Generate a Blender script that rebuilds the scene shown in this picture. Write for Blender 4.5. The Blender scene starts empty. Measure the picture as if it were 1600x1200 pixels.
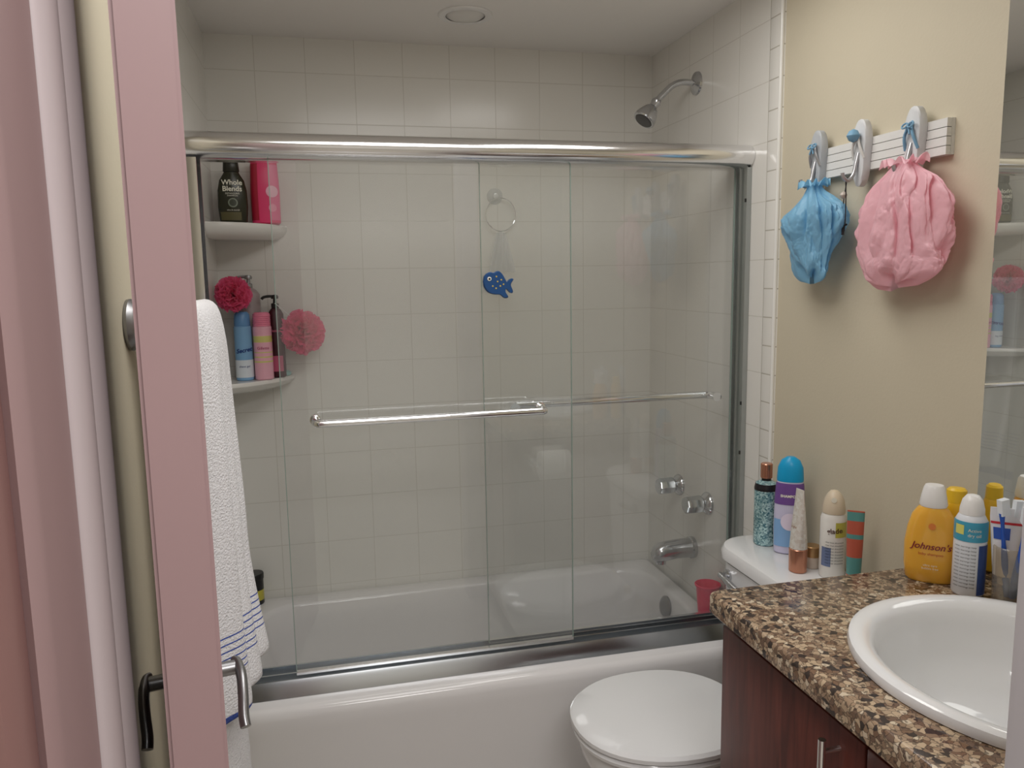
import bpy, math, random
from mathutils import Matrix, Vector, noise
random.seed(7)
C = bpy.context.scene.collection
sc = bpy.context.scene
try: sc.view_settings.view_transform = 'Standard'
except Exception: pass
pi = math.pi

# ------------------------------------------------------------ camera
f,a,p,r = 1220.63,.2365,.1362,-.0164
sa,ca,sp,cp = math.sin(a),math.cos(a),math.sin(p),math.cos(p)
Fv=Vector((sa*cp,ca*cp,-sp)); Rv=Vector((ca,-sa,0)); Uv=Vector((sa*sp,ca*sp,cp))
R2=Rv*math.cos(r)+Uv*math.sin(r); U2=-Rv*math.sin(r)+Uv*math.cos(r)
cam=bpy.data.cameras.new('camera'); camo=bpy.data.objects.new('camera',cam); C.objects.link(camo)
M=Matrix((R2,U2,-Fv)).transposed().to_4x4(); M.translation=Vector((.3408,-2.6819,1.5)); camo.matrix_world=M
cam.sensor_width=36; cam.lens=36*f/1600; cam.clip_start=.02
sc.camera=camo
CAM=Vector((.3408,-2.6819,1.5))

# ------------------------------------------------------------ materials
MC={}
def mat(name,col,rough=.5,metal=0,bump=0,bscale=60,var=.04,vscale=8,trans=0,ior=1.45,coat=0,sheen=0,emis=0,alpha=1,sss=0,bdist=.004):
    if name in MC: return MC[name]
    m=bpy.data.materials.new(name); m.use_nodes=True; nt=m.node_tree; b=nt.nodes['Principled BSDF']
    b.inputs['Roughness'].default_value=rough; b.inputs['Metallic'].default_value=metal
    b.inputs['IOR'].default_value=ior; b.inputs['Transmission Weight'].default_value=trans
    b.inputs['Coat Weight'].default_value=coat; b.inputs['Sheen Weight'].default_value=sheen
    b.inputs['Alpha'].default_value=alpha
    if sss: 
        b.inputs['Subsurface Weight'].default_value=sss; b.inputs['Subsurface Scale'].default_value=.02
    tc=nt.nodes.new('ShaderNodeTexCoord'); n=nt.nodes.new('ShaderNodeTexNoise'); n.inputs['Scale'].default_value=vscale
    nt.links.new(tc.outputs['Object'],n.inputs['Vector'])
    mx=nt.nodes.new('ShaderNodeMix'); mx.data_type='RGBA'
    c=list(col)+[1]
    mx.inputs[6].default_value=[x*(1-var) for x in col]+[1]; mx.inputs[7].default_value=[min(1,x*(1+var)) for x in col]+[1]
    nt.links.new(n.outputs['Fac'],mx.inputs[0]); nt.links.new(mx.outputs[2],b.inputs['Base Color'])
    if emis:
        b.inputs['Emission Color'].default_value=c; b.inputs['Emission Strength'].default_value=emis
    if bump:
        n2=nt.nodes.new('ShaderNodeTexNoise'); n2.inputs['Scale'].default_value=bscale; n2.inputs['Detail'].default_value=3
        nt.links.new(tc.outputs['Object'],n2.inputs['Vector'])
        bp=nt.nodes.new('ShaderNodeBump'); bp.inputs['Strength'].default_value=bump; bp.inputs['Distance'].default_value=bdist
        nt.links.new(n2.outputs['Fac'],bp.inputs['Height']); nt.links.new(bp.outputs[0],b.inputs['Normal'])
    MC[name]=m; return m

def srgb(r_,g,b_): 
    def k(x):
        x/=255; return x/12.92 if x<=.04045 else ((x+.055)/1.055)**2.4
    return (k(r_),k(g),k(b_))

def tilemat(name,ax,ph,pz=1.69,size=.155,col=(231,229,223),grout=(213,210,202),mortar=.0018):
    m=bpy.data.materials.new(name); m.use_nodes=True; nt=m.node_tree; b=nt.nodes['Principled BSDF']
    tc=nt.nodes.new('ShaderNodeTexCoord'); s=nt.nodes.new('ShaderNodeSeparateXYZ'); cb=nt.nodes.new('ShaderNodeCombineXYZ')
    nt.links.new(tc.outputs['Object'],s.inputs[0])
    def off(o,val):
        q=nt.nodes.new('ShaderNodeMath'); q.operation='ADD'; q.inputs[1].default_value=val; nt.links.new(o,q.inputs[0]); return q.outputs[0]
    nt.links.new(off(s.outputs[ax],-ph+20*size),cb.inputs[0])
    o2 = s.outputs[2] if ax<2 else s.outputs[1]
    nt.links.new(off(o2,-pz+20*size),cb.inputs[1])
    br=nt.nodes.new('ShaderNodeTexBrick'); br.offset=0; br.squash=1
    br.inputs['Scale'].default_value=1; br.inputs['Brick Width'].default_value=size; br.inputs['Row Height'].default_value=size
    br.inputs['Mortar Size'].default_value=mortar; br.inputs['Mortar Smooth'].default_value=.6
    c=srgb(*col); br.inputs['Color1'].default_value=(*c,1); br.inputs['Color2'].default_value=(c[0]*.985,c[1]*.985,c[2]*.985,1)
    br.inputs['Mortar'].default_value=(*srgb(*grout),1)
    nt.links.new(cb.outputs[0],br.inputs['Vector']); nt.links.new(br.outputs['Color'],b.inputs['Base Color'])
    inv=nt.nodes.new('ShaderNodeMath'); inv.operation='SUBTRACT'; inv.inputs[0].default_value=1; nt.links.new(br.outputs['Fac'],inv.inputs[1])
    n=nt.nodes.new('ShaderNodeTexNoise'); n.inputs['Scale'].default_value=5; nt.links.new(tc.outputs['Object'],n.inputs['Vector'])
    ad=nt.nodes.new('ShaderNodeMath'); ad.operation='MULTIPLY_ADD'; ad.inputs[1].default_value=1.0; nt.links.new(n.outputs['Fac'],ad.inputs[0]); nt.links.new(inv.outputs[0],ad.inputs[2])
    bp=nt.nodes.new('ShaderNodeBump'); bp.inputs['Strength'].default_value=.2; bp.inputs['Distance'].default_value=.0012
    nt.links.new(ad.outputs[0],bp.inputs['Height']); nt.links.new(bp.outputs[0],b.inputs['Normal'])
    b.inputs['Roughness'].default_value=.2
    return m

def glassmat(name,tint,refl=1.0,haze=.03):
    m=bpy.data.materials.new(name); m.use_nodes=True; nt=m.node_tree; nt.nodes.clear()
    o=nt.nodes.new('ShaderNodeOutputMaterial'); t=nt.nodes.new('ShaderNodeBsdfTransparent'); t.inputs[0].default_value=(*tint,1)
    g=nt.nodes.new('ShaderNodeBsdfGlossy'); g.inputs['Roughness'].default_value=.01
    d=nt.nodes.new('ShaderNodeBsdfDiffuse'); d.inputs[0].default_value=(.93,.96,.95,1)
    # thin glass: same reflectance from both sides of each surface (no internal total reflection)
    ge=nt.nodes.new('ShaderNodeNewGeometry'); io=nt.nodes.new('ShaderNodeMath'); io.operation='MULTIPLY_ADD'
    io.inputs[1].default_value=1/1.5-1.5; io.inputs[2].default_value=1.5; nt.links.new(ge.outputs['Backfacing'],io.inputs[0])
    fr=nt.nodes.new('ShaderNodeFresnel'); nt.links.new(io.outputs[0],fr.inputs[0])
    ml=nt.nodes.new('ShaderNodeMath'); ml.operation='MULTIPLY'; ml.inputs[1].default_value=refl; nt.links.new(fr.outputs[0],ml.inputs[0])
    n=nt.nodes.new('ShaderNodeTexNoise'); n.inputs['Scale'].default_value=2
    mh=nt.nodes.new('ShaderNodeMath'); mh.operation='MULTIPLY'; mh.inputs[1].default_value=haze*2; nt.links.new(n.outputs['Fac'],mh.inputs[0])
    m1=nt.nodes.new('ShaderNodeMixShader'); nt.links.new(mh.outputs[0],m1.inputs[0]); nt.links.new(t.outputs[0],m1.inputs[1]); nt.links.new(d.outputs[0],m1.inputs[2])
    m2=nt.nodes.new('ShaderNodeMixShader'); nt.links.new(ml.outputs[0],m2.inputs[0]); nt.links.new(m1.outputs[0],m2.inputs[1]); nt.links.new(g.outputs[0],m2.inputs[2])
    nt.links.new(m2.outputs[0],o.inputs[0]); return m

def granite():
    m=bpy.data.materials.new('granite'); m.use_nodes=True; nt=m.node_tree; b=nt.nodes['Principled BSDF']
    tc=nt.nodes.new('ShaderNodeTexCoord')
    nz=nt.nodes.new('ShaderNodeTexNoise'); nz.inputs['Scale'].default_value=60; nz.inputs['Detail'].default_value=3
    nt.links.new(tc.outputs['Object'],nz.inputs['Vector'])
    mxv=nt.nodes.new('ShaderNodeMix'); mxv.data_type='VECTOR'; mxv.inputs[0].default_value=.014
    nt.links.new(tc.outputs['Object'],mxv.inputs[4]); nt.links.new(nz.outputs['Color'],mxv.inputs[5])
    v=nt.nodes.new('ShaderNodeTexVoronoi'); v.inputs['Scale'].default_value=112
    nt.links.new(mxv.outputs[1],v.inputs['Vector'])
    s=nt.nodes.new('ShaderNodeSeparateColor'); nt.links.new(v.outputs['Color'],s.inputs[0])
    rp=nt.nodes.new('ShaderNodeValToRGB'); e=rp.color_ramp; e.interpolation='CONSTANT'
    e.elements[0].position=0; e.elements[0].color=(*srgb(62,53,48),1)
    e.elements[1].position=.09; e.elements[1].color=(*srgb(112,90,74),1)
    for pos,c in [(.24,(156,132,108)),(.40,(186,164,136)),(.56,(140,116,94)),(.68,(172,150,124)),(.84,(202,186,162)),(.92,(122,96,76))]:
        q=e.elements.new(pos); q.color=(*srgb(*c),1)
    nt.links.new(s.outputs[0],rp.inputs[0])
    v2=nt.nodes.new('ShaderNodeTexVoronoi'); v2.inputs['Scale'].default_value=250; nt.links.new(tc.outputs['Object'],v2.inputs['Vector'])
    s2=nt.nodes.new('ShaderNodeSeparateColor'); nt.links.new(v2.outputs['Color'],s2.inputs[0])
    gt=nt.nodes.new('ShaderNodeMath'); gt.operation='GREATER_THAN'; gt.inputs[1].default_value=.85; nt.links.new(s2.outputs[0],gt.inputs[0])
    v3=nt.nodes.new('ShaderNodeTexVoronoi'); v3.feature='DISTANCE_TO_EDGE'; v3.inputs['Scale'].default_value=112; nt.links.new(mxv.outputs[1],v3.inputs['Vector'])
    lt=nt.nodes.new('ShaderNodeMath'); lt.operation='LESS_THAN'; lt.inputs[1].default_value=.05; nt.links.new(v3.outputs['Distance'],lt.inputs[0])
    mxx=nt.nodes.new('ShaderNodeMath'); mxx.operation='MAXIMUM'; nt.links.new(gt.outputs[0],mxx.inputs[0]); nt.links.new(lt.outputs[0],mxx.inputs[1])
    sc_=nt.nodes.new('ShaderNodeMath'); sc_.operation='MULTIPLY'; sc_.inputs[1].default_value=.66; nt.links.new(mxx.outputs[0],sc_.inputs[0])
    mc=nt.nodes.new('ShaderNodeMix'); mc.data_type='RGBA'; mc.inputs[7].default_value=(*srgb(52,42,38),1)
    nt.links.new(sc_.outputs[0],mc.inputs[0]); nt.links.new(rp.outputs[0],mc.inputs[6]); nt.links.new(mc.outputs[2],b.inputs['Base Color'])
    b.inputs['Roughness'].default_value=.18
    return m

def woodmat(name,c1,c2):
    m=bpy.data.materials.new(name); m.use_nodes=True; nt=m.node_tree; b=nt.nodes['Principled BSDF']
    tc=nt.nodes.new('ShaderNodeTexCoord'); mp=nt.nodes.new('ShaderNodeMapping'); mp.inputs['Scale'].default_value=(6,14,1.2)
    n=nt.nodes.new('ShaderNodeTexNoise'); n.inputs['Scale'].default_value=3; n.inputs['Detail'].default_value=6; n.inputs['Distortion'].default_value=1.2
    nt.links.new(tc.outputs['Object'],mp.inputs[0]); nt.links.new(mp.outputs[0],n.inputs['Vector'])
    rp=nt.nodes.new('ShaderNodeValToRGB'); rp.color_ramp.elements[0].color=(*srgb(*c1),1); rp.color_ramp.elements[1].color=(*srgb(*c2),1)
    rp.color_ramp.elements[0].position=.3; rp.color_ramp.elements[1].position=.7
    nt.links.new(n.outputs['Fac'],rp.inputs[0]); nt.links.new(rp.outputs[0],b.inputs['Base Color']); b.inputs['Roughness'].default_value=.35
    return m

def zstripes(name,base,stripe,bands,rough=.9,bump=.8,bscale=260):
    """bands: list of (z0,z1) object-space heights coloured with stripe"""
    m=bpy.data.materials.new(name); m.use_nodes=True; nt=m.node_tree; b=nt.nodes['Principled BSDF']; b.inputs['Roughness'].default_value=rough
    tc=nt.nodes.new('ShaderNodeTexCoord'); s=nt.nodes.new('ShaderNodeSeparateXYZ'); nt.links.new(tc.outputs['Object'],s.inputs[0])
    last=None
    for z0,z1 in bands:
        cmp=nt.nodes.new('ShaderNodeMath'); cmp.operation='COMPARE'; cmp.inputs[1].default_value=(z0+z1)/2; cmp.inputs[2].default_value=(z1-z0)/2
        nt.links.new(s.outputs[2],cmp.inputs[0])
        if last is None: last=cmp.outputs[0]
        else:
            mm=nt.nodes.new('ShaderNodeMath'); mm.operation='MAXIMUM'; nt.links.new(last,mm.inputs[0]); nt.links.new(cmp.outputs[0],mm.inputs[1]); last=mm.outputs[0]
    mx=nt.nodes.new('ShaderNodeMix'); mx.data_type='RGBA'; mx.inputs[6].default_value=(*base,1); mx.inputs[7].default_value=(*stripe,1)
    nt.links.new(last,mx.inputs[0]); nt.links.new(mx.outputs[2],b.inputs['Base Color'])
    n2=nt.nodes.new('ShaderNodeTexNoise'); n2.inputs['Scale'].default_value=bscale; nt.links.new(tc.outputs['Object'],n2.inputs['Vector'])
    bp=nt.nodes.new('ShaderNodeBump'); bp.inputs['Strength'].default_value=bump; bp.inputs['Distance'].default_value=.003
    nt.links.new(n2.outputs['Fac'],bp.inputs['Height']); nt.links.new(bp.outputs[0],b.inputs['Normal'])
    return m

def glitter(name,c1,c2,scale=260):
    m=bpy.data.materials.new(name); m.use_nodes=True; nt=m.node_tree; b=nt.nodes['Principled BSDF']
    tc=nt.nodes.new('ShaderNodeTexCoord'); v=nt.nodes.new('ShaderNodeTexVoronoi'); v.inputs['Scale'].default_value=scale
    nt.links.new(tc.outputs['Object'],v.inputs['Vector']); s=nt.nodes.new('ShaderNodeSeparateColor'); nt.links.new(v.outputs['Color'],s.inputs[0])
    rp=nt.nodes.new('ShaderNodeValToRGB'); rp.color_ramp.elements[0].color=(*c1,1); rp.color_ramp.elements[1].color=(*c2,1)
    nt.links.new(s.outputs[0],rp.inputs[0]); nt.links.new(rp.outputs[0],b.inputs['Base Color']); b.inputs['Roughness'].default_value=.3; b.inputs['Metallic'].default_value=.3
    return m
def translucentize(m,c,fac):
    nt=m.node_tree; b=nt.nodes['Principled BSDF']; out=[n_ for n_ in nt.nodes if n_.type=='OUTPUT_MATERIAL'][0]
    tr=nt.nodes.new('ShaderNodeBsdfTranslucent'); tr.inputs[0].default_value=(*srgb(*c),1); ms=nt.nodes.new('ShaderNodeMixShader'); ms.inputs[0].default_value=fac
    nt.links.new(b.outputs[0],ms.inputs[1]); nt.links.new(tr.outputs[0],ms.inputs[2]); nt.links.new(ms.outputs[0],out.inputs[0])

chrome=mat('chrome',(.84,.85,.87),.09,1,var=.02)
satin=mat('satin_aluminium',(.86,.86,.87),.17,1,var=.02)
trackm=mat('track_aluminium',(.60,.63,.66),.22,1,var=.02)
nickel=mat('brushed_nickel',(.34,.34,.35),.36,1,var=.03)
jambm=mat('grey_aluminium',(.46,.49,.49),.28,1,var=.03)
darkmetal=mat('dark_metal',(.12,.12,.12),.3,1)
porcelain=mat('porcelain',srgb(232,233,234),.08,coat=.3,var=.01)
acrylic=mat('tub_enamel',srgb(227,225,225),.12,coat=.2,var=.01)
ceramic=mat('ceramic_white',srgb(236,234,229),.15,var=.02)
paint=mat('wall_paint_beige',srgb(205,196,174),.6,bump=.08,bscale=140,var=.015)
hallp=mat('hall_paint',srgb(225,222,216),.7,bump=.05,var=.01)
ceilp=mat('ceiling_paint',srgb(240,237,233),.8,bump=.05,var=.01)
pinklit_paint=mat('door_paint_pink_lit',srgb(158,131,132),.45,var=.02)  # pink light from the hall put into the door's colour
mauve=mat('casing_paint_pink_lit',srgb(138,104,100),.45,var=.02)  # casing colour carries the pink hall light too
mauve2=mat('jamb_flat_pink_lit',srgb(152,126,126),.45,var=.02)  # flat jamb face, pinkish hall light mixed into its colour
whitetrim=mat('trim_paint_white',srgb(182,169,171),.4,var=.02)
whitetrim2=mat('trim_paint_offwhite',srgb(205,202,206),.4,var=.02)
blackp=mat('black_plastic',(.015,.015,.015),.3)
whitep=mat('white_plastic',srgb(238,237,235),.3)
M_text_d=mat('ink_dark',srgb(40,36,40),.6)
M_text_w=mat('ink_white',srgb(240,236,220),.6)

# ------------------------------------------------------------ geometry helpers
def mk(name,verts,faces,m,smooth=True,root=None,world=True):
    me=bpy.data.meshes.new(name); me.from_pydata([tuple(v) for v in verts],[],faces); me.update()
    import bmesh
    bm=bmesh.new(); bm.from_mesh(me); bmesh.ops.recalc_face_normals(bm,faces=bm.faces); bm.to_mesh(me); bm.free()
    if smooth:
        me.shade_smooth() if hasattr(me,'shade_smooth') else None
        try: me.set_sharp_from_angle(angle=math.radians(38))
        except Exception: pass
    if isinstance(m,(list,tuple)):
        for x in m: me.materials.append(x)
    else: me.materials.append(m)
    o=bpy.data.objects.new(name,me); C.objects.link(o)
    if root is not None:
        o.parent=root
        if world: o.matrix_parent_inverse=RM[root.name].inverted()
    return o
RM={}
def tag(o,label,cat,group=None,kind=None):
    o['label']=label; o['category']=cat
    if group: o['group']=group
    if kind: o['kind']=kind
def struct(o): o['kind']='structure'; return o
def thing(name,label,cat,loc=(0,0,0),rz=0,group=None,tilt=None):
    o=bpy.data.objects.new(name,None); o.empty_display_size=.03; C.objects.link(o)
    Mx=Matrix.Translation(loc)@Matrix.Rotation(rz,4,'Z')
    if tilt is not None: Mx=Mx@tilt
    o.matrix_world=Mx; RM[o.name]=Mx; tag(o,label,cat,group); return o
def rootify(o):
    RM[o.name]=Matrix.Identity(4); return o
def facing(x,y): 
    dx,dy=CAM.x-x,CAM.y-y
    return math.atan2(dx,-dy)
def box(name,x0,x1,y0,y1,z0,z1,m,root=None,bev=0,world=True,seg=2):
    import bmesh
    bm=bmesh.new(); bmesh.ops.create_cube(bm,size=1)
    for v in bm.verts: v.co=Vector(((x0+x1)/2+v.co.x*(x1-x0),(y0+y1)/2+v.co.y*(y1-y0),(z0+z1)/2+v.co.z*(z1-z0)))
    if bev: bmesh.ops.bevel(bm,geom=bm.edges[:],offset=bev,segments=seg,affect='EDGES',profile=.5)
    vs=[v.co.copy() for v in bm.verts]; bm.verts.index_update(); fs=[[v.index for v in f_.verts] for f_ in bm.faces]; bm.free()
    return mk(name,vs,fs,m,smooth=bool(bev),root=root,world=world)
def merge(lists):
    V=[];Fc=[]
    for v,f_ in lists:
        o=len(V); V+=list(v); Fc+=[[i+o for i in q] for q in f_]
    return V,Fc
def boxg(x0,x1,y0,y1,z0,z1):
    v=[(x,y,z) for z in (z0,z1) for y in (y0,y1) for x in (x0,x1)]
    return v,[[0,2,3,1],[4,5,7,6],[0,1,5,4],[2,6,7,3],[0,4,6,2],[1,3,7,5]]
def ringloft(rings,cap0=True,cap1=True,closed=False):
    n=len(rings[0]); V=[v for rg in rings for v in rg]; Fc=[]
    K=len(rings)
    for k in range(K-1 if not closed else K):
        k2=(k+1)%K
        for i in range(n):
            j=(i+1)%n; Fc.append([k*n+i,k*n+j,k2*n+j,k2*n+i])
    if cap0 and not closed: Fc.append(list(range(n))[::-1])
    if cap1 and not closed: Fc.append([(K-1)*n+i for i in range(n)])
    return V,Fc
def lathe(prof,seg=32,Mx=None,cap0=True,cap1=True):
    rings=[[Vector((max(r_,1e-5)*math.cos(2*pi*i/seg),max(r_,1e-5)*math.sin(2*pi*i/seg),z)) for i in range(seg)] for r_,z in prof]
    V,Fc=ringloft(rings,cap0,cap1)
    if Mx is not None: V=[Mx@v for v in V]
    return V,Fc
def tube(pts,rad,seg=10,closed=False,flat=1):
    pts=[Vector(q) for q in pts]; n=len(pts); rings=[]
    up=Vector((0,0,1)); prev=None
    for i,q in enumerate(pts):
        if closed: t=(pts[(i+1)%n]-pts[i-1])
        else: t=(pts[min(i+1,n-1)]-pts[max(i-1,0)])
        t.normalize()
        if prev is None:
            s=t.cross(up)
            if s.length<.1: s=t.cross(Vector((1,0,0)))
        else: s=prev-t*prev.dot(t)
        s.normalize(); prev=s; w=t.cross(s)
        rr=rad[i] if isinstance(rad,(list,tuple)) else rad
        rings.append([q+(s*math.cos(2*pi*k/seg)*flat+w*math.sin(2*pi*k/seg))*rr for k in range(seg)])
    return ringloft(rings,closed=closed)
def smoothpath(pts,sub=6):
    pts=[Vector(q) for q in pts]; out=[]
    for i in range(len(pts)-1):
        p0=pts[max(i-1,0)];p1=pts[i];p2=pts[i+1];p3=pts[min(i+2,len(pts)-1)]
        for k in range(sub):
            t=k/sub
            out.append(.5*((2*p1)+(-p0+p2)*t+(2*p0-5*p1+4*p2-p3)*t*t+(-p0+3*p1-3*p2+p3)*t**3))
    out.append(pts[-1]); return out
def rrect(x0,x1,y0,y1,rad,z,k=10):
    out=[]
    for cx,cy,a0 in [(x1-rad,y1-rad,0),(x0+rad,y1-rad,90),(x0+rad,y0+rad,180),(x1-rad,y0+rad,270)]:
        for i in range(k+1):
            an=math.radians(a0+90*i/k); out.append(Vector((cx+rad*math.cos(an),cy+rad*math.sin(an),z)))
    return out
def sep(phi,a_,b_,n):
    s=math.sin(phi);c=math.cos(phi)
    return (a_*math.copysign(abs(s)**(2/n),s), -b_*math.copysign(abs(c)**(2/n),c))
def secat(secs,z):
    for i in range(len(secs)-1):
        z0,z1=secs[i][0],secs[i+1][0]
        if z0<=z<=z1:
            t=(z-z0)/max(z1-z0,1e-9); return [secs[i][k]*(1-t)+secs[i+1][k]*t for k in (1,2,3)]
    return list(secs[-1][1:])
def body(name,secs,m,root,seg=40,cap=True):
    rings=[[Vector((*sep(2*pi*i/seg,a_,b_,n),z)) for i in range(seg)] for z,a_,b_,n in secs]
    V,Fc=ringloft(rings); return mk(name,V,Fc,m,root=root,world=False)
def patch(name,secs,z0,z1,p0,p1,m,root,e=.0007,nu=24,nv=10):
    V=[];Fc=[]
    for j in range(nv+1):
        z=z0+(z1-z0)*j/nv; a_,b_,n=secat(secs,z)
        for i in range(nu+1):
            V.append((*sep(p0+(p1-p0)*i/nu,a_+e,b_+e,n),z))
    for j in range(nv):
        for i in range(nu):
            k=j*(nu+1)+i; Fc.append([k,k+1,k+nu+2,k+nu+1])
    return mk(name,V,Fc,m,root=root,world=False)
def text(bodytxt,size,secs,z,m,root,x=0,e=.0014,name='lettering',rot=0,bold=0,shear=0):
    cu=bpy.data.curves.new('t','FONT'); cu.body=bodytxt; cu.size=size; cu.align_x='CENTER'; cu.align_y='CENTER'; cu.offset=bold; cu.shear=shear
    cu.resolution_u=3
    o=bpy.data.objects.new('t',cu); C.objects.link(o); bpy.context.view_layer.update()
    me=bpy.data.meshes.new_from_object(o.evaluated_get(bpy.context.evaluated_depsgraph_get()))
    bpy.data.objects.remove(o)
    for v in me.vertices:
        tx,ty=v.co.x,v.co.y
        X=x+tx*math.cos(rot)-ty*math.sin(rot); Z=z+tx*math.sin(rot)+ty*math.cos(rot)
        a_,b_,n=secat(secs,Z); q=min(1,abs(X)/(a_+e)); phi=math.asin(q**(n/2))
        if abs(X)/(a_+e)>=1: phi=pi/2
        v.co=Vector((X,-(b_+e)*abs(math.cos(phi))**(2/n),Z))
    me.materials.clear(); me.materials.append(m)
    ob=bpy.data.objects.new(name,me); C.objects.link(ob); ob.parent=root; return ob
def L(name,vf,m,root,world=True,smooth=True): return mk(name,vf[0],vf[1],m,smooth,root,world)
def AX(loc,d):
    return Matrix.Translation(loc)@Vector(d).to_track_quat('Z','Y').to_matrix().to_4x4()

# ------------------------------------------------------------ room shell
XL=.045; XT=.022; XR=1.522; XRT=1.515; ZC=2.262
t_back=tilemat('tile_back',0,.016); t_side=tilemat('tile_side',1,-.137)
t_edge=tilemat('tile_edge',1,-.757,1.69,.0775,(231,229,223),(186,181,170),.0022)
def fl():
    m=tilemat('floor_tile_beige',0,0,0,.3,(196,190,180),(150,144,134)); nt=m.node_tree
    s=[n for n in nt.nodes if n.type=='SEPXYZ'][0]; 
    for n in nt.nodes:
        if n.type=='MATH' and n.operation=='ADD':
            for l in list(n.inputs[0].links):
                if l.from_socket==s.outputs[2]: nt.links.new(s.outputs[1],n.inputs[0])
    return m
struct(box('floor',-1.0,2.0,-4.1,.1,-.06,0,fl()))
struct(box('ceiling',-1.0,2.0,-4.1,.1,ZC,ZC+.06,ceilp))
struct(box('wall_back',-.1,1.65,0,.1,0,ZC,t_back))
struct(box('wall_shower_left',-.1,XT,-.818,0,0,ZC,t_side))
struct(box('wall_shower_right',XRT,1.65,-.757,0,0,ZC,t_side))
struct(box('trim_6',XRT-.0005,1.65,-.818,-.757,0,ZC,t_edge,bev=.003))
struct(box('wall_left',-.1,XL,-2.13,-.818,0,ZC,paint))
struct(box('wall_right',XR,1.65,-2.13,-.818,0,ZC,paint))
struct(box('wall_front_left',-1.0,.185,-2.25,-2.13,0,ZC,paint))
struct(box('wall_front_right',.965,2.0,-2.25,-2.13,0,ZC,paint))
struct(box('wall_front_top',.185,.965,-2.25,-2.13,2.06,ZC,paint))
struct(box('wall_hall_left',-1.05,-1.0,-4.1,-2.25,0,ZC,hallp))
struct(box('wall_hall_right',2.0,2.05,-4.1,-2.25,0,ZC,hallp))
struct(box('wall_hall_back',-1.0,2.0,-4.15,-4.1,0,ZC,hallp))
ed=mat('bullnose_ceramic',srgb(236,235,230),.12,var=.01)
struct(L('trim_1',tube([(XRT-.001,-.814,0),(XRT-.001,-.814,ZC)],.0055,10),ed,None))
def prism(name,poly,z0,z1,m):
    n=len(poly); V=[(x,y,z0) for x,y in poly]+[(x,y,z1) for x,y in poly]
    Fc=[list(range(n))[::-1],[n+i for i in range(n)]]+[[i,(i+1)%n,n+(i+1)%n,n+i] for i in range(n)]
    o=mk(name,V,Fc,m,True); return o
# hinge jamb: broad flat face with pink hall light in its colour, then white double bead
struct(prism('trim_2',[(.184,-2.255),(.192,-2.262),(.1965,-2.257),(.1975,-2.250),(.1985,-2.205),(.1985,-2.1985),(.184,-2.1985)],0,2.05,mauve2))
def arcpts(cx,cy,rx,ry,a0,a1,k): return [(cx+rx*math.cos(math.radians(a0+(a1-a0)*i/k)),cy+ry*math.sin(math.radians(a0+(a1-a0)*i/k))) for i in range(k+1)]
struct(prism('trim_7',[(.184,-2.198)]+arcpts(.1975,-2.180,.0085,.0175,-90,90,12)+[(.1985,-2.160)]+arcpts(.1985,-2.140,.005,.019,-90,90,12)+[(.184,-2.120)],0,2.05,whitetrim))
struct(prism('trim_3',[(.05,-2.251),(.05,-2.262),(.10,-2.268),(.15,-2.272),(.170,-2.285),(.183,-2.285),(.187,-2.276),(.187,-2.2515)],0,2.09,mauve))
struct(prism('trim_4',[(.952,-2.13),(.957,-2.118),(1.03,-2.118),(1.03,-2.1295),(.9645,-2.1295),(.9645,-2.251),(.952,-2.251)],0,2.05,whitetrim2))
struct(box('trim_5',.1975,.9515,-2.25,-2.118,2.03,2.058,whitetrim2))

# ------------------------------------------------------------ door (open, seen edge on)
dn=Vector((.245,-2.15,0)); dd=Vector((-.1775,.984,0)).normalized(); nn=Vector((dd.y,-dd.x,0)); LEN=.72
def dpt(s,t,z): return dn+dd*s+nn*t+Vector((0,0,z))
h=.0185
import bmesh
bm=bmesh.new()
vs=[bm.verts.new(dpt(s,t,z)) for z in (.012,2.025) for s,t in ((0,-h),(0,h),(LEN,h),(LEN,-h))]
for q in ([3,2,1,0],[4,5,6,7],[0,1,5,4],[1,2,6,5],[2,3,7,6],[3,0,4,7]): bm.faces.new([vs[i] for i in q])
bmesh.ops.bevel(bm,geom=bm.edges[:],offset=.0025,segments=2,affect='EDGES')
me=bpy.data.meshes.new('door_1'); bm.to_mesh(me); bm.free(); me.materials.append(pinklit_paint)
door=bpy.data.objects.new('door_1',me); C.objects.link(door); struct(door); rootify(door)
door['label']='painted interior door with brushed lever handles, swung open'
for sgn in (-1,1):
    s0=LEN-.075
    c0=dpt(s0,sgn*h,.925)
    V=[lathe([(.001,0),(.026,0),(.026,.006),(.02,.009),(.011,.011),(.011,.046)],24,AX(c0,nn*sgn))]
    pth=smoothpath([dpt(s0+.010,sgn*(h+.040),.927),dpt(s0,sgn*(h+.045),.928),dpt(s0-.03,sgn*(h+.047),.922),dpt(s0-.055,sgn*(h+.046),.906),dpt(s0-.075,sgn*(h+.044),.886),dpt(s0-.085,sgn*(h+.045),.874)],5)
    V.append(tube(pth,[.011]*8+[.0125]*(len(pth)-8),16,flat=.6))
    hd=L('lever_handle',merge(V),nickel,door); 

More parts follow.
